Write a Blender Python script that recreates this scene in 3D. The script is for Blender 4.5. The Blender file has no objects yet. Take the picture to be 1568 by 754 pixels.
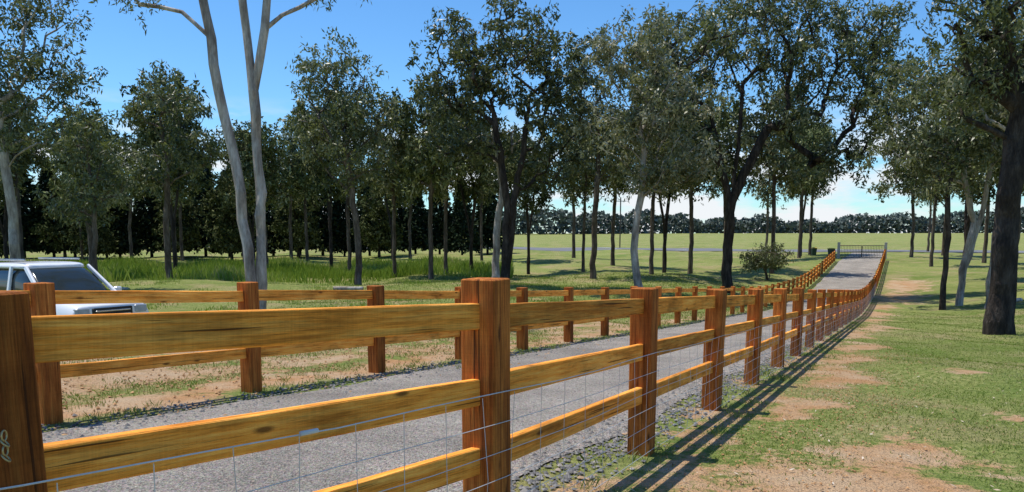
import bpy, math, random
import numpy as np
from mathutils import Vector, Matrix
random.seed(5); rng=np.random.default_rng(7)
C=math.cos(math.radians(26.32)); S=math.sin(math.radians(26.32))
EYE=1.6
scene=bpy.context.scene
# ------------------------------------------------------------ terrain
_ks=[-60,0,40,50,60,66,75,85,95,110,150,300,500,3500]
_kd=[-.9,1.23,3.75,4.05,4.1,3.98,3.6,3.05,2.6,2.38,2.35,1.2,-1,-2]
_ls=[-60,0,15,30,45,60,80,95,120,150,300,500,3500]
_ld=[-.9,1.23,2.3,3.0,3.25,3.35,3.2,2.9,2.5,2.35,1.2,-1,-2]
_rs=[-60,0,25,35,50,70,95,120,150,300,500,3500]
_rd=[-.9,1.23,2.82,3.2,3.45,3.3,2.8,2.4,2.35,1.2,-1,-2]
_x=np.arange(-60,1200,1.0)
def _sm(k,d):
    y=np.interp(_x,k,d); w=np.hanning(13); w/=w.sum()
    yp=np.concatenate([np.full(6,y[0]),y,np.full(6,y[-1])]); return np.convolve(yp,w,'valid')
_R,_L,_G=_sm(_ks,_kd),_sm(_ls,_ld),_sm(_rs,_rd)
def sstep(t): t=np.clip(t,0,1); return t*t*(3-2*t)
def gz(p,s):
    p=np.asarray(p,float); s=np.asarray(s,float)
    a=np.interp(s,_x,_R); l=np.interp(s,_x,_L); g=np.interp(s,_x,_G)
    wl=sstep((-7.6-p)/8.0); wr=sstep((p-0.2)/9.0)
    D=a*(1-wl-wr)+l*wl+g*wr
    D=D+.018*np.clip(-1.6-p,0,5)*np.clip((34-s)/20,0,1)
    D=D+.5*np.exp(-((s-12)/9)**2-((p+25)/10)**2)
    off=np.clip(np.maximum(-7-p,p+.9),0,1)*np.clip((200-s)/50,0,1)
    D=D+off*(.03*np.sin(p*1.3+s*.7)+.025*np.sin(p*.5-s*1.1+1)+.02*np.sin(2.1*s+p*2.3))
    far=np.clip((-9-p)/4,0,1)*np.clip((s-22)/8,0,1)*np.clip((160-s)/50,0,1)
    D=D-far*.16*(np.sin(p*.31+s*.22)+np.sin(p*.17-s*.37+2)*.8)
    return EYE-D
def w2p(X,Y): return C*X-S*Y, S*X+C*Y
def p2w(p,s): return C*p+S*s, -S*p+C*s
def gzw(X,Y): p,s=w2p(X,Y); return float(gz(p,s))
def bumpn(a,b): return .5+.25*np.sin(a*2.7+b*1.1)+.25*np.sin(a*1.3-b*2.9+2)
def dirtf(p,s):
    p=p+.22*np.sin(s*1.9+1)+.14*np.sin(s*4.3+p*3)+.08*np.sin(9.1*s-4*p); s=s+.4*np.sin(p*3.1+s*.6)+.2*np.sin(p*7.3+s*2.2)
    d=np.zeros(np.broadcast(p,s).shape)
    R_=[(-.35,5.3,.75,1.0),(.25,6.1,.45,.5),(-.75,4.3,.5,.7),(-.75,11.3,.42,1.9),(-.95,8.4,.26,1.0),(-.8,14.8,.4,1.5),(-.7,18.2,.5,1.7),(-.9,23,.4,2.2),
           (-.6,28,.5,2.4),(-.9,34,.5,2.5),(.9,9.6,.18,.22),(1.1,13,.22,.5),(-1,41,.7,3),(-.8,48,.8,3),(0,57,1.5,5),(.5,68,1.5,5)]
    L_=[(-8.6,6,1.4,4.5),(-10.5,9,1.8,4),(-8,12,1.1,4),(-12.5,12,1.6,3),(-9,3,2,3),(-8,21,1.0,5),(-16,17,2,2),(-13,26,2.6,2),(-17,33,4,2.2),(-12,36,3,1.5),(-22,28,3,1.5)]
    for amp,bl in ((1.,R_),(.72,L_)):
        for bp,bs,rp,rs in bl:
            d=np.maximum(d,amp*np.exp(-.7*(((p-bp)/rp)**2+((s-bs)/rs)**2)))
    strip=.8*np.exp(-((p+1.4)/.28)**2)*np.clip(1.2-s/90,0,1)
    strip2=.95*np.exp(-((p+6.8)/.55)**2)*np.clip(1.2-s/60,.2,1)
    return np.maximum(np.maximum(d,strip),strip2)

class MB:
    def __init__(s): s.v=[];s.f={};s.n=0;s.gc=[];s.attr={}
    def add(s,v,faces,mat=0,tint=.5,smooth=False,gc=None):
        v=np.asarray(v,np.float32).reshape(-1,3)
        for f in faces:
            f=np.asarray(f,np.int64)
            if f.ndim==1:f=f[None]
            k=f.shape[1]; t=np.broadcast_to(np.asarray(tint,np.float32),(len(f),)) if np.ndim(tint)==0 or len(tint)==len(f) else np.full(len(f),.5,np.float32)
            s.f.setdefault(k,[]).append((f+s.n,np.full(len(f),mat,np.int32),t,np.full(len(f),smooth)))
        s.v.append(v); s.gc.append(np.zeros_like(v) if gc is None else np.asarray(gc,np.float32)); s.n+=len(v)
    def build(s,name,mats,parent=None,link=True):
        me=bpy.data.meshes.new(name); V=np.concatenate(s.v)
        me.vertices.add(len(V)); me.vertices.foreach_set('co',V.ravel())
        L=[];st=[];tot=[];m=[];t=[];sm=[];c=0
        for k,lst in s.f.items():
            for f,mi,ti,s_ in lst:
                L.append(f.ravel()); st.append(c+np.arange(len(f))*k); tot.append(np.full(len(f),k)); c+=f.size
                m.append(mi);t.append(ti);sm.append(s_)
        L=np.concatenate(L);st=np.concatenate(st);tot=np.concatenate(tot)
        me.loops.add(len(L)); me.loops.foreach_set('vertex_index',L.astype(np.int32))
        me.polygons.add(len(st)); me.polygons.foreach_set('loop_start',st.astype(np.int32))
        try: me.polygons.foreach_set('loop_total',tot.astype(np.int32))
        except Exception: pass
        me.polygons.foreach_set('material_index',np.concatenate(m).astype(np.int32))
        me.polygons.foreach_set('use_smooth',np.concatenate(sm))
        a=me.attributes.new('tint','FLOAT','FACE'); a.data.foreach_set('value',np.concatenate(t).astype(np.float32))
        a=me.attributes.new('gc','FLOAT_VECTOR','POINT'); a.data.foreach_set('vector',np.concatenate(s.gc).ravel())
        for x in mats: me.materials.append(x)
        me.update(calc_edges=True); me.validate()
        if not link: return me
        o=bpy.data.objects.new(name,me); scene.collection.objects.link(o)
        if parent: o.parent=parent
        return o
def empty(name,loc=(0,0,0),rz=0):
    o=bpy.data.objects.new(name,None); scene.collection.objects.link(o); o.location=loc; o.rotation_euler=(0,0,rz); return o

# ------------------------------------------------------------ materials
class NT:
    def __init__(s,name):
        s.m=bpy.data.materials.new(name); s.m.use_nodes=True; s.t=s.m.node_tree; s.b=s.t.nodes['Principled BSDF']; s.o=s.t.nodes['Material Output']
    def n(s,t,**k):
        x=s.t.nodes.new(t)
        for a,b in k.items(): setattr(x,a,b)
        return x
    def l(s,a,b): s.t.links.new(a,b)
    def attr(s,nm): return s.n('ShaderNodeAttribute',attribute_name=nm)
    def obj(s): return s.n('ShaderNodeTexCoord').outputs['Object']
    def mp(s,src,sc):
        x=s.n('ShaderNodeMapping'); x.inputs['Scale'].default_value=sc; s.l(src,x.inputs[0]); return x.outputs[0]
    def noise(s,src,sc,det=4,rough=.6):
        x=s.n('ShaderNodeTexNoise'); x.inputs['Scale'].default_value=sc; x.inputs['Detail'].default_value=det; x.inputs['Roughness'].default_value=rough; s.l(src,x.inputs['Vector']); return x.outputs['Fac']
    def ramp(s,src,pts):
        x=s.n('ShaderNodeValToRGB'); e=x.color_ramp.elements
        while len(e)<len(pts): e.new(.5)
        for i,(p,c) in enumerate(pts):
            e[i].position=p; e[i].color=(c,c,c,1) if np.ndim(c)==0 else (*c,1)
        s.l(src,x.inputs[0]); return x.outputs[0]
    def mix(s,f,a,b,mode='MIX'):
        x=s.n('ShaderNodeMix',data_type='RGBA',blend_type=mode)
        for v,i in ((f,0),(a,6),(b,7)):
            if isinstance(v,(int,float)): x.inputs[i].default_value=v
            elif isinstance(v,tuple): x.inputs[i].default_value=(*v,1)
            else: s.l(v,x.inputs[i])
        return x.outputs[2]
    def math(s,op,a,b=0,clamp=False):
        x=s.n('ShaderNodeMath',operation=op,use_clamp=clamp)
        for v,i in ((a,0),(b,1)):
            if isinstance(v,(int,float)): x.inputs[i].default_value=v
            else: s.l(v,x.inputs[i])
        return x.outputs[0]
    def bump(s,h,st,d):
        x=s.n('ShaderNodeBump'); x.inputs['Strength'].default_value=st; x.inputs['Distance'].default_value=d; s.l(h,x.inputs['Height']); s.l(x.outputs[0],s.b.inputs['Normal'])
    def col(s,c): s.l(c,s.b.inputs['Base Color'])
    def rough(s,r,sp=.3): s.b.inputs['Roughness'].default_value=r; s.b.inputs['Specular IOR Level'].default_value=sp
def flat(name,c,r=.6,metal=0,sp=.4,var=.15):
    t=NT(name); n=t.noise(t.obj(),9,3); k=t.ramp(n,[(.3,tuple(x*(1-var) for x in c)),(.7,tuple(min(1,x*(1+var)) for x in c))]); t.col(k); t.rough(r,sp); t.b.inputs['Metallic'].default_value=metal; return t.m

def m_terrain():
    t=NT('lawn_and_dirt'); o=t.obj()
    big=t.noise(o,.10,3); mid=t.noise(o,1.1,5,.65); fine=t.noise(o,14,4,.7); vf=t.noise(o,60,2); lo=t.noise(o,.35,4,.65)
    g=t.mix(t.ramp(mid,[(.35,0),(.68,1)]),(.135,.19,.035),(.26,.265,.09))
    g=t.mix(t.ramp(big,[(.38,0),(.62,1)]),g,t.mix(t.ramp(fine,[(.4,0),(.6,1)]),(.18,.25,.05),(.32,.30,.115)))
    g=t.mix(t.ramp(lo,[(.50,0),(.66,.8)]),g,(.36,.285,.145))
    g=t.mix(t.ramp(lo,[(.28,.7),(.42,0)]),g,(.12,.19,.035))
    g=t.mix(.8,g,t.ramp(fine,[(.3,.5),(.5,1.0),(.7,1.35)]),'MULTIPLY')
    d=t.mix(fine,(.36,.17,.07),(.60,.37,.19)); d=t.mix(t.ramp(mid,[(.4,0),(.65,1)]),d,(.52,.38,.24))
    d=t.mix(.6,d,t.ramp(vf,[(.3,.55),(.6,1.15)]),'MULTIPLY')
    a=t.attr('dirt').outputs['Fac']
    m=t.math('ADD',a,t.math('MULTIPLY',t.math('SUBTRACT',mid,.5),2.0)); m=t.math('ADD',m,t.math('MULTIPLY',t.math('SUBTRACT',fine,.5),1.3))
    m=t.ramp(m,[(.38,0),(.66,1)])
    t.col(t.mix(m,g,d)); t.rough(.95,.1)
    h=t.math('ADD',t.math('ADD',fine,t.math('MULTIPLY',vf,.5)),t.math('MULTIPLY',mid,1.5)); t.bump(h,1.,.06); return t.m
def m_gravel():
    t=NT('grey_gravel'); o=t.obj()
    v=t.n('ShaderNodeTexVoronoi'); v.inputs['Scale'].default_value=70; t.l(o,v.inputs['Vector'])
    n=t.noise(o,1.0,5,.7); f=t.noise(o,45,3,.75); tr=t.noise(t.mp(o,(.25,.25,1)),1.5,4)
    c=t.mix(.55,t.ramp(n,[(.3,(.20,.185,.17)),(.7,(.33,.305,.275))]),v.outputs['Color'],'OVERLAY')
    hs=t.n('ShaderNodeHueSaturation'); hs.inputs['Saturation'].default_value=.25; t.l(c,hs.inputs['Color'])
    c=t.mix(.85,hs.outputs[0],t.ramp(f,[(.3,.4),(.5,1.),(.7,1.55)]),'MULTIPLY')
    c=t.mix(.6,c,t.ramp(tr,[(.35,.75),(.6,1.1)]),'MULTIPLY'); c=t.mix(1.,c,(1.1,1.,.88),'MULTIPLY')
    t.col(c); t.rough(.95,.1); t.bump(t.math('ADD',t.math('ADD',v.outputs['Distance'],f),t.math('MULTIPLY',n,2.)),1.0,.018); return t.m
def m_stone():
    t=NT('blue_grey_stone'); a=t.attr('tint').outputs['Fac']
    t.col(t.ramp(a,[(0,(.08,.078,.076)),(.5,(.22,.212,.2)),(.8,(.36,.33,.30)),(1,(.42,.28,.17))])); t.rough(.9,.2); return t.m
def m_wood(name,c0,c1,c2):
    t=NT(name); g=t.attr('gc').outputs['Vector']; a=t.attr('tint').outputs['Fac']
    n1=t.noise(t.mp(g,(1.6,38,38)),1,7,.7); n2=t.noise(t.mp(g,(6,230,230)),1,4,.75); n3=t.noise(t.mp(g,(2.2,6,6)),1,5)
    saw=t.noise(t.mp(g,(170,3,3)),1,2)
    w=t.n('ShaderNodeTexWave',wave_type='BANDS',bands_direction='Y'); w.inputs['Scale'].default_value=1.4; w.inputs['Distortion'].default_value=9; w.inputs['Detail'].default_value=4; t.l(t.mp(g,(1.1,22,22)),w.inputs['Vector'])
    c=t.ramp(n1,[(.28,c0),(.46,c1),(.66,c2)])
    c=t.mix(.3,c,t.ramp(w.outputs['Fac'],[(0,.55),(.6,1.2)]),'MULTIPLY')
    c=t.mix(.7,c,t.ramp(n2,[(.3,.5),(.5,1.05),(.7,1.4)]),'MULTIPLY')
    c=t.mix(.8,c,t.ramp(n3,[(.3,.5),(.5,1.05),(.7,1.35)]),'MULTIPLY')
    c=t.mix(.15,c,t.ramp(saw,[(.35,.6),(.6,1.2)]),'MULTIPLY')
    c=t.mix(1.,c,t.ramp(a,[(0,.7),(1,1.4)]),'MULTIPLY')
    k=t.noise(t.mp(g,(1.1,70,70)),1,2,.5); k=t.ramp(k,[(.655,0),(.69,.8)]); c=t.mix(k,c,(.05,.018,.007))
    vk=t.n('ShaderNodeTexVoronoi'); vk.inputs['Scale'].default_value=1; t.l(t.mp(g,(2.2,8,8)),vk.inputs['Vector']); kn=t.ramp(vk.outputs['Distance'],[(.05,.8),(.12,0)]); c=t.mix(kn,c,(.07,.022,.008))
    t.col(c); t.rough(.85,.15); t.bump(t.math('SUBTRACT',t.math('ADD',n2,n1),k),.8,.006); return t.m
def m_bark(name,c0,c1,c2,zs=.25,sc=3.,b=.03):
    t=NT(name); o=t.obj(); n=t.noise(t.mp(o,(1,1,zs)),sc,6,.65); f=t.noise(t.mp(o,(1,1,.18)),sc*6,3,.7)
    c=t.ramp(n,[(.33,c0),(.5,c1),(.66,c2)]); c=t.mix(.6,c,t.ramp(f,[(.35,.55),(.6,1.2)]),'MULTIPLY'); t.col(c); t.rough(.85,.2); t.bump(t.math('ADD',n,f),1.,b); return t.m
def m_leaf(name,pts,tr=.3,rough=None):
    t=NT(name); a=t.attr('tint').outputs['Fac']; c=t.ramp(a,pts)
    if rough: t.col(c); t.rough(rough,.4); src=t.b.outputs[0]
    else:
        t.t.nodes.remove(t.b); D=t.n('ShaderNodeBsdfDiffuse'); t.l(c,D.inputs[0]); src=D.outputs[0]
    if tr<=0: t.l(src,t.o.inputs[0]); return t.m
    T=t.n('ShaderNodeBsdfTranslucent'); t.l(t.mix(.35,c,(.25,.3,.03)),T.inputs[0]); M=t.n('ShaderNodeMixShader'); M.inputs[0].default_value=tr
    t.l(src,M.inputs[1]); t.l(T.outputs[0],M.inputs[2]); t.l(M.outputs[0],t.o.inputs[0]); return t.m
TERR=m_terrain(); GRAV=m_gravel(); STONE=m_stone()
RAILM=m_wood('orange_hardwood',(.42,.13,.018),(.80,.285,.038),(.92,.45,.095))
POSTM=m_wood('red_hardwood_post',(.14,.038,.011),(.37,.108,.020),(.58,.215,.045))
BARK_D=m_bark('dark_rough_bark',(.018,.014,.012),(.05,.038,.03),(.10,.08,.065),.3,4,.08)
BARK_G=m_bark('smooth_gum_bark',(.14,.11,.09),(.33,.285,.24),(.52,.48,.43),.3,2.2,.015)
BARK_M=m_bark('brown_bark',(.05,.036,.027),(.11,.085,.065),(.22,.18,.145),.25,3,.04)
_l1=[(0,(.032,.042,.018)),(.4,(.075,.092,.034)),(.75,(.15,.17,.072)),(1,(.30,.30,.18))]
_l2=[(0,(.055,.062,.026)),(.4,(.13,.14,.060)),(.75,(.23,.23,.125)),(1,(.42,.40,.28))]
_l3=[(0,(.020,.028,.012)),(.5,(.052,.066,.026)),(1,(.15,.16,.075))]
LEAF1=m_leaf('gum_leaves',_l1,.28,.4); LEAF2=m_leaf('olive_gum_leaves',_l2,.28,.4); LEAF3=m_leaf('dark_leaves',_l3,.25,.4)
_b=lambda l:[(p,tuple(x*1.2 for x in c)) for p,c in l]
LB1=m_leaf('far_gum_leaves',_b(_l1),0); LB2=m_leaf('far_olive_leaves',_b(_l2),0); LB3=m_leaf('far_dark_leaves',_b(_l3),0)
LEAF4=m_leaf('pine_needles',[(0,(.014,.024,.015)),(1,(.055,.075,.038))],0)
GRASS=m_leaf('grass_blades',[(0,(.11,.17,.025)),(.45,(.19,.26,.05)),(.75,(.30,.31,.10)),(1,(.46,.40,.2))],.3)
TALLG=m_leaf('tall_grass_blades',[(0,(.14,.23,.028)),(.6,(.27,.38,.06)),(1,(.44,.43,.18))],.4)
WIRE=flat('galvanised_wire',(.62,.61,.58),.5,0)
DSTEEL=flat('dark_steel',(.03,.035,.035),.5,.3)
ASPH=flat('asphalt',(.15,.15,.155),.9)

# ------------------------------------------------------------ terrain sheet
def graded(a,b,step,lo,hi,gr):
    c=list(np.arange(a,b+1e-6,step)); x=a; d=step; left=[]
    while x>lo: d*=gr; x-=d; left.append(x)
    x=c[-1]; d=step; right=[]
    while x<hi: d*=gr; x+=d; right.append(x)
    return np.array(left[::-1]+c+right)
ps=graded(-14,5,.15,-2500,2500,1.06); ss=graded(0,30,.22,-120,3400,1.03)
PP,SS=np.meshgrid(ps,ss); ZZ=gz(PP,SS); XX,YY=p2w(PP,SS)
nv=np.stack([XX,YY,ZZ],-1).reshape(-1,3); np_,ns_=len(ps),len(ss)
i=(np.arange(ns_-1)[:,None]*np_+np.arange(np_-1)[None]).ravel(); F=np.stack([i,i+1,i+1+np_,i+np_],-1)
mb=MB(); mb.add(nv,[F],smooth=True); ter=mb.build('ground',[TERR])
a=ter.data.attributes.new('dirt','FLOAT','POINT'); a.data.foreach_set('value',dirtf(PP,SS).ravel().astype(np.float32))
def strip(name,p0,p1,smask,mat,dz,wob=0,npp=13):
    s_=ss[smask]; q=np.linspace(0,1,npp); Pm,Sm=np.meshgrid(q,s_)
    a0=p0+wob*(np.sin(Sm*1.1)+.6*np.sin(Sm*2.7+1)+.5*np.sin(Sm*.33)); a1=p1+wob*(np.sin(Sm*.9+2)+.6*np.sin(Sm*2.2)+.5*np.sin(Sm*.41+3))
    Pm=a0+(a1-a0)*Pm; z=gz(Pm,Sm)+dz; X,Y=p2w(Pm,Sm)
    i=(np.arange(len(s_)-1)[:,None]*npp+np.arange(npp-1)[None]).ravel(); F=np.stack([i,i+1,i+1+npp,i+npp],-1)
    m=MB(); m.add(np.stack([X,Y,z],-1),[F],smooth=True); return m.build(name,[mat])
strip('gravel_driveway',-5.9,-2.0,(ss>-40)&(ss<121),GRAV,.012,.07)
hp=np.arange(-300,300,5.); hs=np.linspace(121.5,138,6); Pm,Sm=np.meshgrid(hp,hs); X,Y=p2w(Pm,Sm)
i=(np.arange(5)[:,None]*len(hp)+np.arange(len(hp)-1)[None]).ravel(); F=np.stack([i,i+1,i+1+len(hp),i+len(hp)],-1)
m=MB(); m.add(np.stack([X,Y,gz(Pm,Sm)+.06],-1),[F],smooth=True); m.build('sealed_road',[ASPH])
m=MB()
for q in np.arange(-300,300,12.):
    Pq,Sq=np.meshgrid(np.linspace(q,q+4,3),[129.7,129.95]); X,Y=p2w(Pq,Sq); m.add(np.stack([X,Y,gz(Pq,Sq)+.09],-1),[[[0,1,4,3],[1,2,5,4]]])
m.build('road_centre_line',[flat('white_line_paint',(.75,.75,.75))])

def stones(name,n,pf,sf,size,mat=None):
    p=pf(n); s=sf(n); r=size(n); z=gz(p,s)+.010+r*.15; X,Y=p2w(p,s)
    o=np.array([[1,0,0],[0,1,0],[-1,0,0],[0,-1,0],[0,0,.8],[0,0,-.8]]); 
    v=o[None]*(1+.5*rng.uniform(-1,1,(n,6,1)))*r[:,None,None]; an=rng.uniform(0,6.28,n); ca,sa=np.cos(an)[:,None],np.sin(an)[:,None]
    v=np.stack([v[...,0]*ca-v[...,1]*sa,v[...,0]*sa+v[...,1]*ca,v[...,2]*.8],-1)+np.stack([X,Y,z],-1)[:,None]
    f=np.array([[0,1,4],[1,2,4],[2,3,4],[3,0,4],[1,0,5],[2,1,5],[3,2,5],[0,3,5]]); F=(f[None]+6*np.arange(n)[:,None,None]).reshape(-1,3)
    m=MB(); m.add(v,[F],tint=np.repeat(np.clip(rng.normal(.45,.22,n),0,1),8)); return m.build(name,[mat or STONE])
stones('gravel_stones_on_driveway_edge',12000,lambda n:np.where(rng.random(n)<.7,rng.normal(-1.95,.2,n),rng.normal(-5.95,.2,n)),lambda n:1.5+36*rng.random(n)**1.6,lambda n:rng.uniform(.006,.024,n))
stones('loose_gravel',18000,lambda n:rng.uniform(-5.8,-2.0,n),lambda n:1.+20*rng.random(n)**1.5,lambda n:rng.uniform(.003,.010,n))
stones('dirt_clods',2600,lambda n:rng.normal(-.6,.5,n),lambda n:3+14*rng.random(n),lambda n:rng.uniform(.003,.012,n),flat('dirt_clod',(.45,.25,.11),.95,var=.4))
stones('dirt_clods',2500,lambda n:rng.normal(-8,1.2,n),lambda n:2+16*rng.random(n),lambda n:rng.uniform(.006,.025,n),flat('dirt_clod_left',(.42,.25,.12),.95,var=.4))

def grass(name,p,s,h,w,tint,mat,droop=.5,zo=0):
    n=len(p); z=gz(p,s)+zo; X,Y=p2w(p,s); an=rng.uniform(0,6.28,n); dx,dy=np.cos(an),np.sin(an); la=rng.uniform(0,6.28,n); ll=rng.uniform(.1,1,n)*droop*h
    b=np.stack([X,Y,z-.005],-1); d=np.stack([dx*w,dy*w,0*w],-1); le=np.stack([np.cos(la)*ll,np.sin(la)*ll,h],-1)
    v=np.stack([b-d,b+d,b+le*np.array([.45,.45,.62])+d*.7,b+le],1); F=np.arange(4*n).reshape(n,4)
    m=MB(); m.add(v,[F],tint=tint); return m.build(name,[mat])
n=200000; s=2+42*rng.random(n)**1.9; p=-1.5+(3+s*.45)*rng.random(n); 
dd=dirtf(p,s); nz=bumpn(p*1.2,s*1.2)+.25*rng.normal(size=n); keep=(dd+.6*(nz-.5)<.34+.35*rng.random(n)); p,s,nz=p[keep],s[keep],nz[keep]
big=.5+.3*np.sin(p*1.7+s*.9)+.2*np.sin(p*.8-s*.5+1)+.15*np.sin(p*5.1-s*3.3)
k=1+s/14
grass('lawn_grass',p,s,rng.uniform(.008,.026,len(p))*(.8+.3*k),rng.uniform(.0018,.0035,len(p))*k,np.clip(.45*big+rng.normal(.26,.18,len(p)),0,1),GRASS,1.4)
n=100000; s=2+60*rng.random(n)**1.6; p=-6.1-(3+s*.55)*rng.random(n); dd=dirtf(p,s); keep=(dd+.7*(bumpn(p,s)-.5)<.32+.4*rng.random(n)); p,s=p[keep],s[keep]; k=1+s/10
grass('verge_grass',p,s,rng.uniform(.015,.05,len(p))*(.8+.25*k),rng.uniform(.002,.004,len(p))*k,np.clip(rng.normal(.5,.25,len(p)),0,1),GRASS,1.)
n=80000; X=rng.uniform(-46,0,n); Y=rng.uniform(44,84,n); keep=(Y>45+ .27*(X+46)+5*bumpn(X*.25,Y*.1))&(bumpn(X*.21+3,Y*.17)+.25*rng.normal(size=n)>.22); X,Y=X[keep],Y[keep]; p,s=w2p(X,Y)
tt=.4+.25*np.sin(X*.4)*np.sin(Y*.3)+.15*np.sin(X*.13+Y*.21)
grass('tall_meadow_grass',p,s,rng.uniform(.35,1.15,len(p))*(.3+.85*bumpn(X*.3,Y*.3)),rng.uniform(.02,.045,len(p)),np.clip(tt+rng.normal(.05,.2,len(p)),0,1),TALLG,.5)
cX=rng.uniform(-30,12,260); cY=rng.uniform(28,62,260); p_,s_=w2p(cX,cY); ok=p_<-9; p_,s_=p_[ok],s_[ok]; k=80
p=np.repeat(p_,k)+rng.normal(0,.4,len(p_)*k); s=np.repeat(s_,k)+rng.normal(0,.4,len(s_)*k)
grass('rough_grass_clumps',p,s,rng.uniform(.05,.2,len(p)),rng.uniform(.01,.02,len(p)),np.clip(np.repeat(rng.uniform(.3,1,len(p_)),k)+rng.normal(0,.15,len(p)),0,1),TALLG,.7)
cp=np.where(rng.random(150)<.5,rng.normal(-1.5,.2,150),rng.normal(-6.7,.4,150)); cs=2+30*rng.random(150)
p=np.repeat(cp,30)+rng.normal(0,.05,4500); s=np.repeat(cs,30)+rng.normal(0,.05,4500)
grass('grass_tufts',p,s,rng.uniform(.03,.09,4500),rng.uniform(.0015,.003,4500),np.clip(rng.normal(.55,.25,4500),0,1),GRASS,.9)
n=4200; s=2.5+26*rng.random(n)**1.3; p=-1.4+(3+s*.5)*rng.random(n); X,Y=p2w(p,s); z=gz(p,s)+rng.uniform(.012,.03,n); an=rng.uniform(0,6.28,n); L=rng.uniform(.008,.028,n); W=L*rng.uniform(.2,.4,n)
d=np.stack([np.cos(an)*L,np.sin(an)*L,rng.uniform(-.3,.3,n)*L],-1); e=np.stack([-np.sin(an)*W,np.cos(an)*W,rng.uniform(-.3,.3,n)*W],-1); b=np.stack([X,Y,z],-1)
m=MB(); m.add(np.stack([b-d,b+e,b+d,b-e],1),[np.arange(4*n).reshape(n,4)],tint=rng.random(n)); m.build('fallen_leaves',[m_leaf('dry_leaf',[(0,(.12,.06,.03)),(.6,(.36,.24,.14)),(1,(.58,.50,.40))],0)])

# ------------------------------------------------------------ beams / fences
def beam(m,a,b,w,h,side,mat,tone,nseg=6,jit=.004,ch=.012,cap=True):
    a=np.array(a,float);b=np.array(b,float);d=b-a;L=np.linalg.norm(d);d/=L;side=np.array(side,float);side-=d*side.dot(d);side/=np.linalg.norm(side);up=np.cross(side,d)
    w/=2;h/=2;oc=[(w-ch,-h),(w,-h+ch),(w,h-ch),(w-ch,h),(-w+ch,h),(-w,h-ch),(-w,-h+ch),(-w+ch,-h)]
    ts=list(np.linspace(0,L,nseg+1)); sc=[1]*len(ts)
    if cap: ts=[0]+[ch*.7]+ts[1:-1]+[L-ch*.7]+[L]; sc=[1-ch/max(w,h)]+[1]*(len(ts)-2)+[1-ch/max(w,h)]
    V=[];G=[]; off=rng.uniform(-50,50,3); ju=jv=0
    for k,t in enumerate(ts):
        ju=ju*.6+rng.normal(0,jit);jv=jv*.6+rng.normal(0,jit); e=1 if 0<k<len(ts)-1 else 0
        for (x,y) in oc:
            x_=x*sc[k]+ju*e+rng.normal(0,.0008);y_=y*sc[k]+jv*e+rng.normal(0,.0008)
            V.append(a+d*t+side*x_+up*y_); G.append((t+off[0],x+off[1],y+off[2]))
    n=len(ts);F=[[k*8+j,k*8+(j+1)%8,(k+1)*8+(j+1)%8,(k+1)*8+j] for k in range(n-1) for j in range(8)]
    m.add(V,[F,[list(range(7,-1,-1))],[list(range((n-1)*8,n*8))]],mat,tone,gc=G)
def wseg(m,a,b,r,mat):
    a=np.array(a,float);b=np.array(b,float);d=b-a;d/=np.linalg.norm(d)+1e-9
    u=np.cross(d,[0.3,.2,.93]); 
    if np.linalg.norm(u)<.2:u=np.cross(d,[1,0,0])
    u/=np.linalg.norm(u);v=np.cross(d,u)
    R=[u*math.cos(q)*r+v*math.sin(q)*r for q in (0,1.571,3.142,4.712)]
    m.add([a+x for x in R]+[b+x for x in R],[[[j,(j+1)%4,(j+1)%4+4,j+4] for j in range(4)]],mat)
def fence(name,posts,mesh_side):
    m=MB()
    for k,(p,s) in enumerate(posts):
        X,Y=p2w(p,s); z=float(gz(p,s)); j=rng.normal(0,.008,2); q=rng.normal(0,.04)
        sd=(C+q*S,-S+q*C,0); hh=1.2+rng.normal(0,.01); w=.165+rng.normal(0,.005)
        beam(m,(X,Y,z-.2),(X+j[0],Y+j[1],z+hh),w,w,sd,1,float(np.clip(rng.normal(.45,.28),0,1)),5,.0012,.007)
    for k in range(len(posts)-1):
        (p0,s0),(p1,s1)=posts[k],posts[k+1]
        for hc in (.435,.75,1.07):
            X0,Y0=p2w(p0,s0);X1,Y1=p2w(p1,s1); a=np.array([X0,Y0,float(gz(p0,s0))+hc]);b=np.array([X1,Y1,float(gz(p1,s1))+hc]); d=(b-a)/np.linalg.norm(b-a)
            o=rng.normal(0,.004)
            beam(m,a+d*.07+[0,0,o],b-d*.07+[0,0,rng.normal(0,.004)],.045,.115+rng.normal(0,.003),(d[1],-d[0],0),0,float(np.clip(rng.normal(.5,.28),0,1)),5,.0012,.004)
    if mesh_side:
        hs_=[.05,.14,.24,.36,.48,.61,.745]; of=.095
        def wp(p,s,h): X,Y=p2w(p+of,s); return (X,Y,float(gz(p,s))+h)
        for k in range(len(posts)-1):
            (p0,s0),(p1,s1)=posts[k],posts[k+1]
            if s0>60: break
            r=.0019 if s0<14 else .0026
            for h in hs_:
                pts=[]
                for t in np.linspace(0,1,5): 
                    q=wp(p0+(p1-p0)*t,s0+(s1-s0)*t,h); pts.append(np.array(q)+[0,0,rng.normal(0,.004)*(0<t<1)-.012*math.sin(t*3.14)])
                for u in range(4): wseg(m,pts[u],pts[u+1],r*(1.4 if h>.7 else 1),2)
            nvv=8
            for t in (np.arange(nvv)+.3)/nvv:
                q0=wp(p0+(p1-p0)*t,s0+(s1-s0)*t,.03); q1=wp(p0+(p1-p0)*t,s0+(s1-s0)*t,.735); jx=rng.normal(0,.012,3)*[1,1,0]
                mid=(np.array(q0)+np.array(q1))/2+jx; wseg(m,q0,mid,r*.8,2);wseg(m,mid,q1,r*.8,2)
        q0=np.array(wp(-1.76,1.86,.735));q1=np.array(wp(-1.755,1.94,.735)); beam(m,q0,q1,.014,.014,(1,0,0),2,.5,1,0,.004)
    return m.build(name,[RAILM,POSTM,WIRE])
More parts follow.
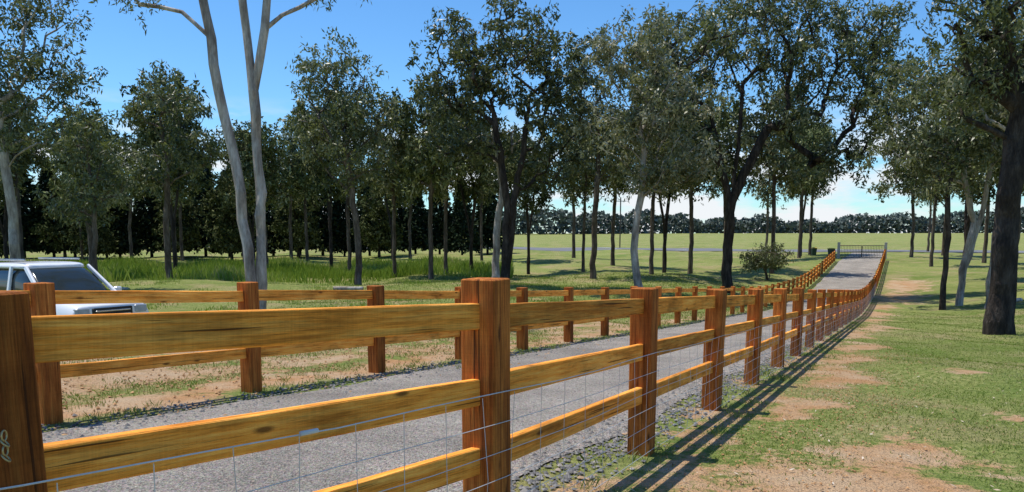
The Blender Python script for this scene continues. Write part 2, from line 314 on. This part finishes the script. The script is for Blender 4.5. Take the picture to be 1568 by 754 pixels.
rp=[(-2.7,-1.1),(-1.87,1.06)]+[(-1.61,3.0+2.36*i) for i in range(39)]
fence('timber_rail_fence',rp,True)
lp=[(-6.40,4.07-2.33)]+[(-6.40,4.07+2.33*i) for i in range(38)]
fence('timber_rail_fence',[(-6.4,-.6)]+lp,False)
m=MB()
def tor(m,c,R,r,ax,mat=0,n=16,k=6,sy=1):
    ax=Vector(ax).normalized(); q=ax.to_track_quat('Z','Y').to_matrix(); V=[]
    for i in range(n):
        a=6.2832*i/n
        for j in range(k):
            b=6.2832*j/k; V.append(Vector(c)+q@Vector(((R+r*math.cos(b))*math.cos(a),(R*sy+r*math.cos(b))*math.sin(a),r*math.sin(b))))
    m.add(V,[[[i*k+j,((i+1)%n)*k+j,((i+1)%n)*k+(j+1)%k,i*k+(j+1)%k] for i in range(n) for j in range(k)]],mat,smooth=True)
X,Y=p2w(-1.87+.092,1.06-.035); z0=float(gz(-1.87,1.06))
for i in range(4): tor(m,(X+.004,Y,z0+.87-.017*i),.009,.0022,(1,.3*(i%2),.9*(i%2)),sy=1.3)
m.build('gate_chain',[flat('brass_chain',(.45,.38,.2),.4,.6)])

# ------------------------------------------------------------ trees
def make_tree(name,X,Y,trunks,r0,blobs,bark,leaf,seed,lpc=70,L=.26,W=.075,cr=.75,tb=.5,rootflare=.35,link=True,z=None):
    R=np.random.default_rng(seed); nodes=[np.array([0,0,-.3])];par=[-1];istr=[True]
    tips=[]
    for tr in trunks:
        pts=np.array([(0,0,-.3)]+list(tr),float); last=0
        for a,b in zip(pts[:-1],pts[1:]):
            n=max(1,int(np.linalg.norm(b-a)/.7))
            for t in np.arange(1,n+1)/n:
                q=a+(b-a)*t+R.normal(0,.04,3)*[1,1,0]
                nodes.append(q);par.append(last);istr.append(True);last=len(nodes)-1
    cl=[]
    for (dx,dy,h,rx,ry,rz,n) in blobs:
        k=0
        while k<n:
            v=R.normal(size=3); v/=np.linalg.norm(v); rr=R.random()**.42*(1.18 if R.random()<.2 else 1)
            q=np.array([dx,dy,h])+v*rr*[rx,ry,rz]
            if q[2]<1.2: continue
            cl.append(q);k+=1
    cl=np.array(cl); T=np.array(nodes)
    dist=np.array([np.min(np.linalg.norm((T-c)[:,:],axis=1)) for c in cl]); cl=cl[np.argsort(dist)]
    for c in cl:
        N=np.array(nodes); d=N-c; hd=np.hypot(d[:,0],d[:,1]); ds=np.linalg.norm(d,axis=1)
        cost=ds+1.6*np.maximum(0,N[:,2]-(c[2]-.5*hd))+np.where(N[:,2]<2.2,5,0)
        i=int(np.argmin(cost)); a=N[i]; dd=ds[i]; k=max(2,int(dd/.6)); ctrl=(a+c)/2+np.array([0,0,.16*dd])+R.normal(0,.10*dd,3); last=i
        for t in np.arange(1,k+1)/k:
            q=a*(1-t)**2+2*ctrl*t*(1-t)+c*t*t+(R.normal(0,.05,3) if t<1 else 0)
            nodes.append(q);par.append(last);istr.append(False);last=len(nodes)-1
        tips.append(last)
    N=np.array(nodes);n=len(N);acc=np.zeros(n); 
    for t in tips: acc[t]=1
    for i in range(n-1,0,-1):
        if acc[i]==0: acc[i]=.5
        acc[par[i]]+=acc[i]
    rad=r0*(acc/acc[0])**.5; rad=np.maximum(rad,.013)
    H=N[:,2].max(); tr_=np.array(istr)
    rad=rad*np.where(tr_,1-.25*np.clip(N[:,2]/H,0,1),1)*(1+rootflare*np.exp(-np.clip(N[:,2]+.3,0,9)*1.6))
    mb=MB(); dirn=np.zeros_like(N)
    for i in range(1,n): dirn[i]=N[i]-N[par[i]]
    dirn[0]=[0,0,1]; dirn/=np.linalg.norm(dirn,axis=1)[:,None]+1e-9
    def ring(c,d,r,k,sd):
        u=np.cross(d,[.13,.97,.2]);u/=np.linalg.norm(u)+1e-9;v=np.cross(d,u);a=np.arange(k)*2*math.pi/k
        rr=r*(1+.10*np.sin(a*3+sd)*(k>6)); return c+np.outer(np.cos(a)*rr,u)+np.outer(np.sin(a)*rr,v)
    for i in range(1,n):
        pI=par[i]; main=rad[pI]<rad[i]*1.35
        k=10 if rad[i]>.1 else (6 if rad[i]>.04 else 4)
        r1=rad[pI] if main else rad[i]*1.15; d1=dirn[pI] if main and pI>0 else dirn[i]
        V=np.concatenate([ring(N[pI],d1,r1,k,0),ring(N[i],dirn[i],rad[i],k,0)])
        j=np.arange(k); mb.add(V,[np.stack([j,(j+1)%k,(j+1)%k+k,j+k],-1)],0,.5,True)
    Ct=N[tips]; nc=len(Ct); m=lpc; tot=nc*m
    crr=cr*R.uniform(.5,1.3,nc)
    sub=R.normal(size=(nc,5,3))*.62*crr[:,None,None]*[1,1,.6]; idx=R.integers(0,5,(nc,m)); g=np.take_along_axis(sub,idx[...,None].repeat(3,2),1)+R.normal(size=(nc,m,3))*.20*crr[:,None,None]*[1,1,1.1]
    P=(Ct[:,None]+g-[0,0,.1]).reshape(-1,3)
    d=R.normal(size=(tot,3))+[0,0,-.8]; d/=np.linalg.norm(d,axis=1)[:,None]; e=np.cross(d,R.normal(size=(tot,3))); e/=np.linalg.norm(e,axis=1)[:,None]
    l=L*R.uniform(.6,1.4,tot)[:,None]; w=W*R.uniform(.6,1.4,tot)[:,None]
    V=np.stack([P,P+d*l*.4+e*w/2,P+d*l,P+d*l*.4-e*w/2],1)
    ct=R.normal(0,.18,nc).repeat(m); ti=np.clip(tb+ct+R.normal(0,.2,tot),0,1)
    mb.add(V,[np.arange(4*tot).reshape(tot,4)],1,ti)
    if not link: return mb.build(name,[bark,leaf],link=False)
    o=mb.build(name,[bark,leaf]); o.location=(X,Y,gzw(X,Y) if z is None else z); return o
make_tree('gum_tree',-7.9,24.2,[[(-.12,0,1.5),(-.35,0,4),(-.8,.1,7),(-1.35,.2,10),(-1.9,.3,13)],[(.16,.1,1.2),(.22,.1,3.5),(.16,.1,7.0),(.75,0,9.6),(1.4,0,12.5)],[(.15,.1,1.2),(.21,.1,4),(.14,.1,7.0),(-.12,.2,9.5),(.0,.3,13)]],.26,
 [(-2,0,14.2,3,3,2,40),(1.8,0,13.8,3,3,2,40),(-3.3,0,9.9,.7,1,.4,5),(2.6,.2,10.,.8,1,.4,5)],BARK_G,LEAF1,11,70,.17,.045,.55)
make_tree('gum_tree',-.5,48,[[(.1,0,2),(.2,0,5),(-.2,0,8),(-.8,0,11)],[(.3,.1,2),(.6,.1,5),(1.2,0,8),(1.6,0,12)]],.33,
 [(0,0,14,4.2,3.6,2.7,92),(-3.2,0,11.8,2.4,2.4,1.8,42),(3,0,11.2,2.4,2.4,2.2,46),(2.9,.5,7.3,1.9,2,1.5,24),(-2.6,0,8.6,2,2,1.1,20)],BARK_D,LEAF3,12,80,.30,.115,.74,.66)
make_tree('pale_gum_tree',-1.1,49.5,[[(.1,0,3),(.5,0,6),(0,0,9)]],.24,[(0,0,9,2,2,1.6,20)],BARK_G,LEAF1,13,60,.28,.1)
make_tree('gum_tree',14.4,52.5,[[(0,0,3),(.1,0,6),(1.2,0,8.5),(2.6,0,11.5)],[(0,0,3),(.0,0,6),(-.9,0,9),(-1.6,0,12.5)],[(.05,0,6),(.4,0,9.5),(.6,0,13)]],.44,
 [(0,0,16.5,5,4.5,3.2,100),(5.8,0,15.5,4.6,4,3.2,92),(9.4,0,12.6,2.8,2.4,2.8,50),(-4.2,0,14.6,3.1,3,3.4,62),(3,0,11,2.8,2.6,1.4,24),(-3.4,0,10,2.5,2.2,1.7,30),(7,0,9,2.4,2,1.3,22),(3,0,19,4,3,1.8,36),(9,0,16.5,2.5,2.4,2,30)],BARK_D,LEAF1,14,76,.30,.115,.78,.58)
make_tree('leaning_gum_tree',7.6,46,[[(-.35,0,1.5),(-.5,0,3.5),(-.2,0,5.5),(0,0,7.5),(-.4,0,10.5)]],.22,
 [(-.4,0,13.4,2.7,2.3,2.6,56),(1.8,0,10.4,2.4,2.3,2,42),(-1.5,0,9.2,2,1.9,1.6,32),(1,0,7,2,1.8,1.3,24),(2.5,0,7.6,1.4,1.4,1.6,18)],BARK_G,LEAF2,15,78,.28,.11,.74,.66)
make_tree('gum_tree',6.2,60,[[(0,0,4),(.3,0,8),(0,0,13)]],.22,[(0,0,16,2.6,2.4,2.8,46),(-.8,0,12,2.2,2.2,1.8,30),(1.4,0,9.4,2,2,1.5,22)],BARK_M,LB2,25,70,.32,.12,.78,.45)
make_tree('gum_tree',-10.4,53,[[(.1,0,3),(-.3,0,7),(-.9,0,11)]],.22,
 [(-1.4,0,14,2.7,2.6,2.2,46),(.9,0,11.6,2.6,2.4,2.2,42),(-2.9,0,10.4,1.9,1.9,1.8,28),(0,0,8.4,2.5,2.2,1.5,28)],BARK_M,LEAF1,16,74,.30,.11,.74,.62)
make_tree('gum_tree',-26.4,42,[[(0,0,4),(-.3,0,8),(-.2,0,12)]],.25,
 [(-.3,0,14.4,3.9,3.3,3.2,84),(2.4,0,11.4,2.3,2,2,36),(-2.6,0,10.5,2.6,2.4,2.2,40),(.8,0,8.6,2,1.8,1.2,16)],BARK_G,LEAF1,17,76,.27,.095,.72,.52)
make_tree('small_gum_tree',-21.2,40,[[(0,0,2),(.2,0,5),(0,0,7)]],.13,
 [(0,0,7.6,1.8,1.7,1.4,26),(.5,0,5.6,1.7,1.6,1.1,22),(-.8,0,4.2,1.3,1.2,.9,16)],BARK_M,LEAF1,18,70,.25,.08,.6,.55)
make_tree('gum_tree',-24,55,[[(0,0,4),(.4,0,8),(0,0,11)]],.22,
 [(0,0,12.2,2.8,2.5,2.4,46),(1.7,0,9,2.2,2,1.5,26),(-1.4,0,7.6,2,1.8,1.3,22)],BARK_M,LEAF1,19,72,.3,.11,.74,.57)
make_tree('gum_tree',14.15,22.6,[[(-.05,0,1.5),(-.15,0,4),(.1,0,6.5),(.5,0,9),(.8,0,13)],[(-.15,0,4),(.1,0,6.3),(-.5,0,8),(-1.6,0,11)],[(-.05,0,1.5),(-.1,0,4),(-.1,0,5.5),(1.2,0,7.5),(2.6,0,10)]],.48,
 [(0,0,13.5,4.2,4.2,2.4,70),(-1.2,-.4,8.5,1.6,1.8,1.5,46),(1.8,0,8.8,1.8,2,1.8,44),(-1.2,.5,6.8,.9,1.2,.9,15),(1.6,0,5.8,.9,1.2,1.,16)],BARK_D,LEAF1,20,100,.17,.052,.56,.55,rootflare=.6)
make_tree('gum_tree',24.6,43,[[(0,0,2),(.5,0,4.5),(-.6,0,8),(-1.6,0,11)],[(.1,0,2),(.9,0,5),(1.2,0,9)]],.22,
 [(-2,0,11.8,3.2,2.8,2.6,68),(1,0,11.4,2.8,2.4,2.7,56),(-3.5,0,8.2,2.2,2.1,2,38),(0,0,7.6,2.2,2,1.6,26),(2,0,14.2,2.8,2,1.8,36)],BARK_G,LEAF1,21,78,.27,.1,.72,.66)
make_tree('gum_tree',22.6,41,[[(0,0,3),(-.1,0,6),(.1,0,9)]],.14,[(0,0,10,2,1.8,2.2,30),(-.8,0,7.3,1.4,1.3,1.2,16)],BARK_D,LEAF1,22,70,.26,.085,.64,.55)
make_tree('pale_gum_tree',24.8,40.5,[[(0,0,3),(.2,0,6),(.6,0,10)]],.24,[(.3,0,11.4,2.6,2.2,2.6,40),(1.6,0,8.2,1.7,1.5,1.5,22)],BARK_G,LEAF2,23,70,.26,.09,.7,.5)
make_tree('shrub',21.6,66,[[(0,0,.6),(.1,0,1.2)],[(-.4,0,.9),(-.9,0,1.6)]],.10,[(0,0,1.9,2.1,1.8,1.2,70),(-.8,0,1.5,1.6,1.4,.6,24)],BARK_M,LEAF1,24,60,.2,.08,.45,.55)
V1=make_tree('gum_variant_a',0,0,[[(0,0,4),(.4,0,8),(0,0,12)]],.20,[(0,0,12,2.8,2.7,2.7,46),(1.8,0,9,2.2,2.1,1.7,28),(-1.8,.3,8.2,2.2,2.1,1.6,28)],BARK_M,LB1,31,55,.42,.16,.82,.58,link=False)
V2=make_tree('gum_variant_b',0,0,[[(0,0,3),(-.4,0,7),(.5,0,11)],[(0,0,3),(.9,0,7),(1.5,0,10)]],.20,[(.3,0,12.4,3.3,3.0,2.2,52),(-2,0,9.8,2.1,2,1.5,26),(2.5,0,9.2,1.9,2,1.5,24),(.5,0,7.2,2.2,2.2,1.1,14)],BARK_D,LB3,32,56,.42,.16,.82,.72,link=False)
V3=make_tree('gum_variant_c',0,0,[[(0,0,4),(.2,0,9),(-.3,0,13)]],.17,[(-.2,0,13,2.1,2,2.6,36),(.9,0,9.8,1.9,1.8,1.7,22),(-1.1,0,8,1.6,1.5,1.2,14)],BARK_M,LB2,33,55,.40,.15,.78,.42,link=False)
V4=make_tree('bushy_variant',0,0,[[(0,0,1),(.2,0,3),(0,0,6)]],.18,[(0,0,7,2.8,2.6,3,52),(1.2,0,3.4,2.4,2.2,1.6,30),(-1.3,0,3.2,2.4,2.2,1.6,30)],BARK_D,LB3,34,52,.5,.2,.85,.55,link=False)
def inst(me,name,X,Y,sc,parent,sz=1.):
    o=bpy.data.objects.new(name,me); scene.collection.objects.link(o); o.location=(X,Y,gzw(X,Y)); o.scale=(sc,sc,sc*sz); o.rotation_euler=(0,0,random.uniform(0,6.28)); o.parent=parent
bg=empty('background_trees'); VV=[V1,V2,V3]
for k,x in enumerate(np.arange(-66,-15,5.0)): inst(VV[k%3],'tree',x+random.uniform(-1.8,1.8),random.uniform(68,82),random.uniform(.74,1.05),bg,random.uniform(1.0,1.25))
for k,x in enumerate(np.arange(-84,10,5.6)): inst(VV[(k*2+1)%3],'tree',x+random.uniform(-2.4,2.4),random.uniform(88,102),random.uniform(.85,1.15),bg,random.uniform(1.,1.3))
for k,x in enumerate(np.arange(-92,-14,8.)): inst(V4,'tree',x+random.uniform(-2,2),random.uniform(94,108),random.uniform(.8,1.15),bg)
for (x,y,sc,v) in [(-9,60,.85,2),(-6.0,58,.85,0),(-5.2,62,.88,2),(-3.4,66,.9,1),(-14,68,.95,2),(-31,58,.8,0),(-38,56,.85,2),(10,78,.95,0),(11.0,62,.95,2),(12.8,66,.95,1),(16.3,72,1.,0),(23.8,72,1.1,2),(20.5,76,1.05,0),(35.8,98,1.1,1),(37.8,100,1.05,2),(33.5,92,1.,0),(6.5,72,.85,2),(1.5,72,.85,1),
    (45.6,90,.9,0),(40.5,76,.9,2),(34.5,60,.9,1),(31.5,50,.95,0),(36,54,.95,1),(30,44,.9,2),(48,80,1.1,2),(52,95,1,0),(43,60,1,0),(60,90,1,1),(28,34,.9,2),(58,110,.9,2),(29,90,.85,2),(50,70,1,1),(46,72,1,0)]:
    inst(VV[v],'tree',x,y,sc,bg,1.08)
def pine(seed):
    R=np.random.default_rng(seed);m=MB();H=14
    for a,b,r0,r1 in [(-.3,7,.22,.14),(7,13.5,.14,.03)]:
        k=7;j=np.arange(k);an=j*2*math.pi/k;cs=np.stack([np.cos(an),np.sin(an)],-1)
        V=np.concatenate([np.column_stack([cs*r0,np.full(k,a)]),np.column_stack([cs*r1,np.full(k,b)])]);m.add(V,[np.stack([j,(j+1)%k,(j+1)%k+k,j+k],-1)],0,.5,True)
    n=5000;h=1.6+(H-1.6)*R.random(n)**1.25;rm=2.9*((H-h)/(H-1.6))**.75+.15;wh=np.floor(R.random(n)*9)/9*6.28+h*1.7+R.normal(0,.16,n);rr=rm*R.random(n)**.6*(1+.18*np.sin(wh*3+h))
    P=np.stack([np.cos(wh)*rr,np.sin(wh)*rr,h-.22*rr],-1);d=np.stack([np.cos(wh),np.sin(wh),np.full(n,-.5)],-1)+R.normal(0,.5,(n,3));d/=np.linalg.norm(d,axis=1)[:,None];e=np.cross(d,R.normal(size=(n,3)));e/=np.linalg.norm(e,axis=1)[:,None]
    l=R.uniform(.3,.75,n)[:,None];w=R.uniform(.14,.27,n)[:,None];m.add(np.stack([P,P+d*l*.5+e*w,P+d*l,P+d*l*.5-e*w],1),[np.arange(4*n).reshape(n,4)],1,R.random(n))
    return m.build('pine',[BARK_D,LEAF4],link=False)
pn=empty('pine_windbreak'); pm=[pine(1),pine(2)]
for k,x in enumerate(np.arange(-80,-3,3.3)): inst(pm[k%2],'pine',x+random.uniform(-.5,.5),118+random.uniform(-1.5,1.5)+.15*x,random.uniform(.72,1.05),pn)
R=np.random.default_rng(3); n=50000; X=R.uniform(-520,800,n); lump=.45+.3*np.sin(X*.021+1)+.18*np.sin(X*.09)+.16*np.sin(X*.23+2)+.1*np.sin(X*.6); hmax=np.clip(7+9*lump,4,15)
Y=470+40*np.sin(X*.01)+R.uniform(-10,10,n); h=hmax*R.random(n)**.85; pz,sz_=w2p(X,Y); Z=gz(pz,sz_)+h
P=np.stack([X,Y,Z],-1);d=R.normal(size=(n,3));d/=np.linalg.norm(d,axis=1)[:,None];e=np.cross(d,R.normal(size=(n,3)));e/=np.linalg.norm(e,axis=1)[:,None];l=R.uniform(.7,1.8,n)[:,None]
m=MB();m.add(np.stack([P-d*l,P+e*l*.7,P+d*l,P-e*l*.7],1),[np.arange(4*n).reshape(n,4)],0,R.random(n));m.build('distant_treeline',[m_leaf('far_foliage',[(0,(.07,.09,.085)),(1,(.15,.175,.15))],0)])

# ------------------------------------------------------------ gate
def rb(m,c,sz,mat=0,ax=(1,0,0),ch=.01,tone=.5):
    c=np.array(c,float);beam(m,c-[0,0,sz[2]/2],c+[0,0,sz[2]/2],sz[0],sz[1],ax,mat,tone,1,0,ch)
px0,py0=p2w(-4.0,95.5); gt=empty('metal_driveway_gate',(px0,py0,float(gz(-4,95.5))),-math.radians(26.32))
m=MB()
for x0,x1 in ((-2.25,-.04),(.04,2.25)):
    for z in (.15,.7,1.45): wseg(m,(x0,0,z),(x1,0,z),.035,0)
    for x in np.linspace(x0,x1,15): wseg(m,(x,0,.15),(x,0,1.45),.018 if x0<x<x1 else .04,0)
m.build('gate_leaves',[DSTEEL],gt); m=MB()
for x in (-2.38,2.38): rb(m,(x,0,.85),(.28,.28,1.9),0)
m.build('gate_posts',[flat('grey_post',(.42,.41,.39))],gt)
def bin_(X,Y,lid,rz):
    e=empty('wheelie_bin',(X,Y,gzw(X,Y)),rz)
    m=MB()
    def fr(w0,d0,w1,d1,z0,z1,mat):
        V=[(-w0,-d0,z0),(w0,-d0,z0),(w0,d0,z0),(-w0,d0,z0),(-w1,-d1,z1),(w1,-d1,z1),(w1,d1,z1),(-w1,d1,z1)];m.add(V,[[[3,2,1,0],[4,5,6,7],[0,1,5,4],[1,2,6,5],[2,3,7,6],[3,0,4,7]]],mat)
    fr(.21,.24,.28,.33,.08,.93,0); fr(.30,.36,.30,.36,.933,.97,1); fr(.28,.33,.2,.24,.972,1.04,1); wseg(m,(-.25,.40,.98),(.25,.40,.98),.02,0)
    for x in (-.25,.25): tor(m,(x,.26,.11),.075,.032,(1,0,0),2)
    m.build('bin_body_lid_wheels',[flat('bin_dark_green',(.02,.05,.03)),lid,flat('rubber',(.02,.02,.02))],e)
YL=flat('yellow_lid',(.55,.38,.05))
for (p,s,l) in ((-7.4,99,YL),(-9.6,102,YL)):
    X,Y=p2w(p,s); bin_(X,Y,l,random.uniform(-.5,.5))
def log(name,X,Y,L,r,an,mat):
    m=MB(); k=9; n=6; V=[]
    for i in range(n):
        t=(i/(n-1)-.5)*L; rr=r*(1-.3*i/n)*(1+.1*random.random())
        for j in range(k):
            a=6.283*j/k; V.append((t,rr*math.cos(a)+.05*math.sin(i),rr*math.sin(a)+r*.8))
    m.add(V,[[[i*k+j,(i+1)*k+j,(i+1)*k+(j+1)%k,i*k+(j+1)%k] for i in range(n-1) for j in range(k)],[list(range(k))],[list(range((n-1)*k,n*k))[::-1]]],0,.5,True)
    o=m.build(name,[mat]); o.location=(X,Y,gzw(X,Y)); o.rotation_euler=(0,0,an)
log('fallen_log',-9.4,45,1.7,.13,.2,BARK_G); log('fallen_log',-20.5,41,1.1,.12,-.2,BARK_G); log('fallen_log',27,42,1.5,.13,.7,BARK_G)
for X,Y in ((20.5,150),(-18,150),):
    m=MB(); wseg(m,(0,0,-.5),(0,0,9.5),.15,0); rb(m,(0,0,8.8),(2.2,.12,.12),0); 
    o=m.build('power_pole',[BARK_M]); o.location=(X,Y,gzw(X,Y))

# ------------------------------------------------------------ car
def car(X,Y,dx,dy):
    e=empty('parked_suv_car',(X,Y,gzw(X,Y)),math.atan2(dy,dx))
    paint=NT('white_car_paint'); paint.b.inputs['Base Color'].default_value=(.8,.8,.8,1); paint.rough(.25,.5); paint.b.inputs['Coat Weight'].default_value=.6; paint=paint.m
    glass=NT('car_glass'); glass.b.inputs['Base Color'].default_value=(.02,.028,.03,1); glass.rough(.08,.5); glass=glass.m
    blk=flat('black_trim',(.02,.02,.02)); chrome=flat('chrome',(.5,.5,.52),.25,.8); lamp=flat('headlamp_lens',(.42,.44,.47),.1)
    def loft(st,mat,nm,smooth=True,sub=1):
        m=MB();V=[]
        for (x,zb,zt,hb,hm,ht) in st:
            zm=zb+(zt-zb)*.55; V+=[(x,-hb,zb),(x,-hm,zb+(zt-zb)*.2),(x,-hm,zm),(x,-ht,zt-.03),(x,-ht*.8,zt),(x,ht*.8,zt),(x,ht,zt-.03),(x,hm,zm),(x,hm,zb+(zt-zb)*.2),(x,hb,zb)]
        k=10;n=len(st);m.add(V,[[[i*k+j,i*k+(j+1)%k,(i+1)*k+(j+1)%k,(i+1)*k+j] for i in range(n-1) for j in range(k)],[list(range(k))[::-1]],[list(range((n-1)*k,n*k))]],0,.5,smooth)
        o=m.build(nm,[mat],e)
        if sub: md=o.modifiers.new('s','SUBSURF');md.levels=2;md.render_levels=2
        return o
    loft([(-2.48,.5,1.02,.7,.8,.78),(-2.4,.42,1.08,.84,.9,.85),(-1.8,.38,1.1,.88,.93,.88),(0,.38,1.1,.88,.93,.89),(1.0,.38,1.1,.88,.93,.88),(1.25,.38,1.08,.88,.93,.86),(2.1,.4,1.0,.88,.92,.84),(2.38,.42,.95,.84,.90,.80),(2.42,.42,.93,.84,.89,.80),(2.46,.45,.88,.80,.86,.76)],paint,'body')
    loft([(-2.38,1.04,1.1,.78,.78,.74),(-2.2,1.04,1.6,.8,.79,.66),(-1.9,1.04,1.72,.83,.80,.66),(0,1.04,1.76,.84,.80,.67),(.35,1.04,1.70,.84,.80,.66),(.7,1.04,1.45,.84,.80,.70),(1.2,1.04,1.09,.82,.80,.78)],glass,'windows',True,1)
    loft([(-2.15,1.60,1.74,.66,.72,.66),(-1.8,1.64,1.80,.70,.75,.68),(0,1.66,1.84,.71,.75,.69),(.34,1.64,1.78,.68,.72,.66)],paint,'roof',True,1)
    m=MB()
    for sy in (-1,1):
        for a,b in (((.30,.71*sy,1.72),(1.22,.86*sy,1.06)),((-.25,.75*sy,1.74),(-.25,.88*sy,1.06)),((-1.3,.75*sy,1.73),(-1.3,.88*sy,1.06)),((-1.95,.71*sy,1.70),(-2.35,.83*sy,1.06))): beam(m,a,b,.10,.06,(1,0,0),0,.5,1,0,.012)
        rb(m,(.95,1.03*sy,1.14),(.12,.2,.16),0,ch=.04)
        beam(m,(-1.8,.62*sy,1.86),(.1,.62*sy,1.88),.04,.04,(0,1,0),2,.5,1,0,.01)
        rb(m,(2.40,.66*sy,.80),(.14,.32,.17),3,ch=.03); rb(m,(2.42,.68*sy,.52),(.1,.16,.1),3,ch=.02)
        for x in (-.55,.5): rb(m,(x,.935*sy,.95),(.16,.03,.03),2,ch=.008)
        for x in (-1.45,1.45):
            tor(m,(x,.82*sy,.38),.27,.11,(0,1,0),1,24,8); tor(m,(x,.86*sy,.38),.13,.06,(0,1,0),2,20,6)
            for a in range(5): wseg(m,(x,.93*sy,.38),(x+.2*math.cos(a*1.257),.92*sy,.38+.2*math.sin(a*1.257)),.03,2)
            tor(m,(x,.90*sy,.40),.42,.035,(0,1,0),1,28,6)
    rb(m,(2.44,0,.76),(.08,.92,.22),1,ch=.02); rb(m,(2.475,0,.80),(.06,.8,.03),2,ch=.01); rb(m,(2.475,0,.71),(.06,.8,.03),2,ch=.01)
    rb(m,(2.45,0,.50),(.1,1.4,.14),1,ch=.02); rb(m,(2.50,0,.58),(.02,.37,.12),4,ch=.005)
    m.build('trim_wheels_lights',[paint,blk,chrome,lamp,flat('number_plate',(.6,.6,.55))],e)
car(-10.9,18.6,.84,-.54)

# ------------------------------------------------------------ light, sky
ts=Vector((math.cos(math.radians(69))*-.93,math.cos(math.radians(69))*.37,math.sin(math.radians(69))))
sd=bpy.data.lights.new('sun','SUN'); sd.energy=5.; sd.angle=math.radians(.5); sd.color=(1,.95,.86); so=bpy.data.objects.new('sun',sd); scene.collection.objects.link(so); so.rotation_euler=ts.to_track_quat('Z','Y').to_euler()
w=bpy.data.worlds.new('World'); scene.world=w; w.use_nodes=True; nt=w.node_tree; bgn=nt.nodes['Background']
sk=nt.nodes.new('ShaderNodeTexSky'); sk.sky_type='NISHITA'; sk.sun_disc=False; sk.sun_elevation=math.radians(69); sk.sun_rotation=math.radians(-68); sk.air_density=1.; sk.dust_density=.1; sk.ozone_density=1.
hs=nt.nodes.new('ShaderNodeHueSaturation'); hs.inputs['Saturation'].default_value=1.12; nt.links.new(sk.outputs[0],hs.inputs['Color'])
tn=nt.nodes.new('ShaderNodeMix'); tn.data_type='RGBA'; tn.blend_type='MULTIPLY'; tn.inputs[0].default_value=1; nt.links.new(hs.outputs[0],tn.inputs[6]); tn.inputs[7].default_value=(.58,.88,1.12,1)
tc=nt.nodes.new('ShaderNodeTexCoord'); mp=nt.nodes.new('ShaderNodeMapping'); mp.inputs['Scale'].default_value=(3,3,11); nt.links.new(tc.outputs['Generated'],mp.inputs[0])
no=nt.nodes.new('ShaderNodeTexNoise'); no.inputs['Scale'].default_value=2.4; no.inputs['Detail'].default_value=7; no.inputs['Roughness'].default_value=.55; nt.links.new(mp.outputs[0],no.inputs['Vector'])
cr=nt.nodes.new('ShaderNodeValToRGB'); cr.color_ramp.elements[0].position=.44; cr.color_ramp.elements[1].position=.56; nt.links.new(no.outputs['Fac'],cr.inputs[0])
sx=nt.nodes.new('ShaderNodeSeparateXYZ'); nt.links.new(tc.outputs['Generated'],sx.inputs[0])
cz=nt.nodes.new('ShaderNodeValToRGB'); e=cz.color_ramp.elements; e[0].position=0; e[0].color=(1,1,1,1); e[1].position=.16; e[1].color=(0,0,0,1); q=e.new(.10); q.color=(.85,.85,.85,1); nt.links.new(sx.outputs['Z'],cz.inputs[0])
mu=nt.nodes.new('ShaderNodeMath'); mu.operation='MULTIPLY'; nt.links.new(cr.outputs[0],mu.inputs[0]); nt.links.new(cz.outputs[0],mu.inputs[1])
mx=nt.nodes.new('ShaderNodeMix'); mx.data_type='RGBA'; nt.links.new(mu.outputs[0],mx.inputs[0]); nt.links.new(tn.outputs[2],mx.inputs[6]); mx.inputs[7].default_value=(6.,6.15,6.4,1)
nt.links.new(mx.outputs[2],bgn.inputs[0]); bgn.inputs[1].default_value=.15
scene.view_settings.view_transform='Standard'; scene.view_settings.look='None'; scene.view_settings.exposure=0
cd=bpy.data.cameras.new('camera'); cd.sensor_width=36; cd.lens=27.55; cd.shift_y=.0925; cd.clip_start=.05; cd.clip_end=6000
co=bpy.data.objects.new('camera',cd); scene.collection.objects.link(co); co.location=(0,0,EYE); co.rotation_euler=(math.radians(90-7.69),0,0); scene.camera=co
print('verts',sum(len(o.data.vertices) for o in bpy.data.objects if o.type=='MESH'))
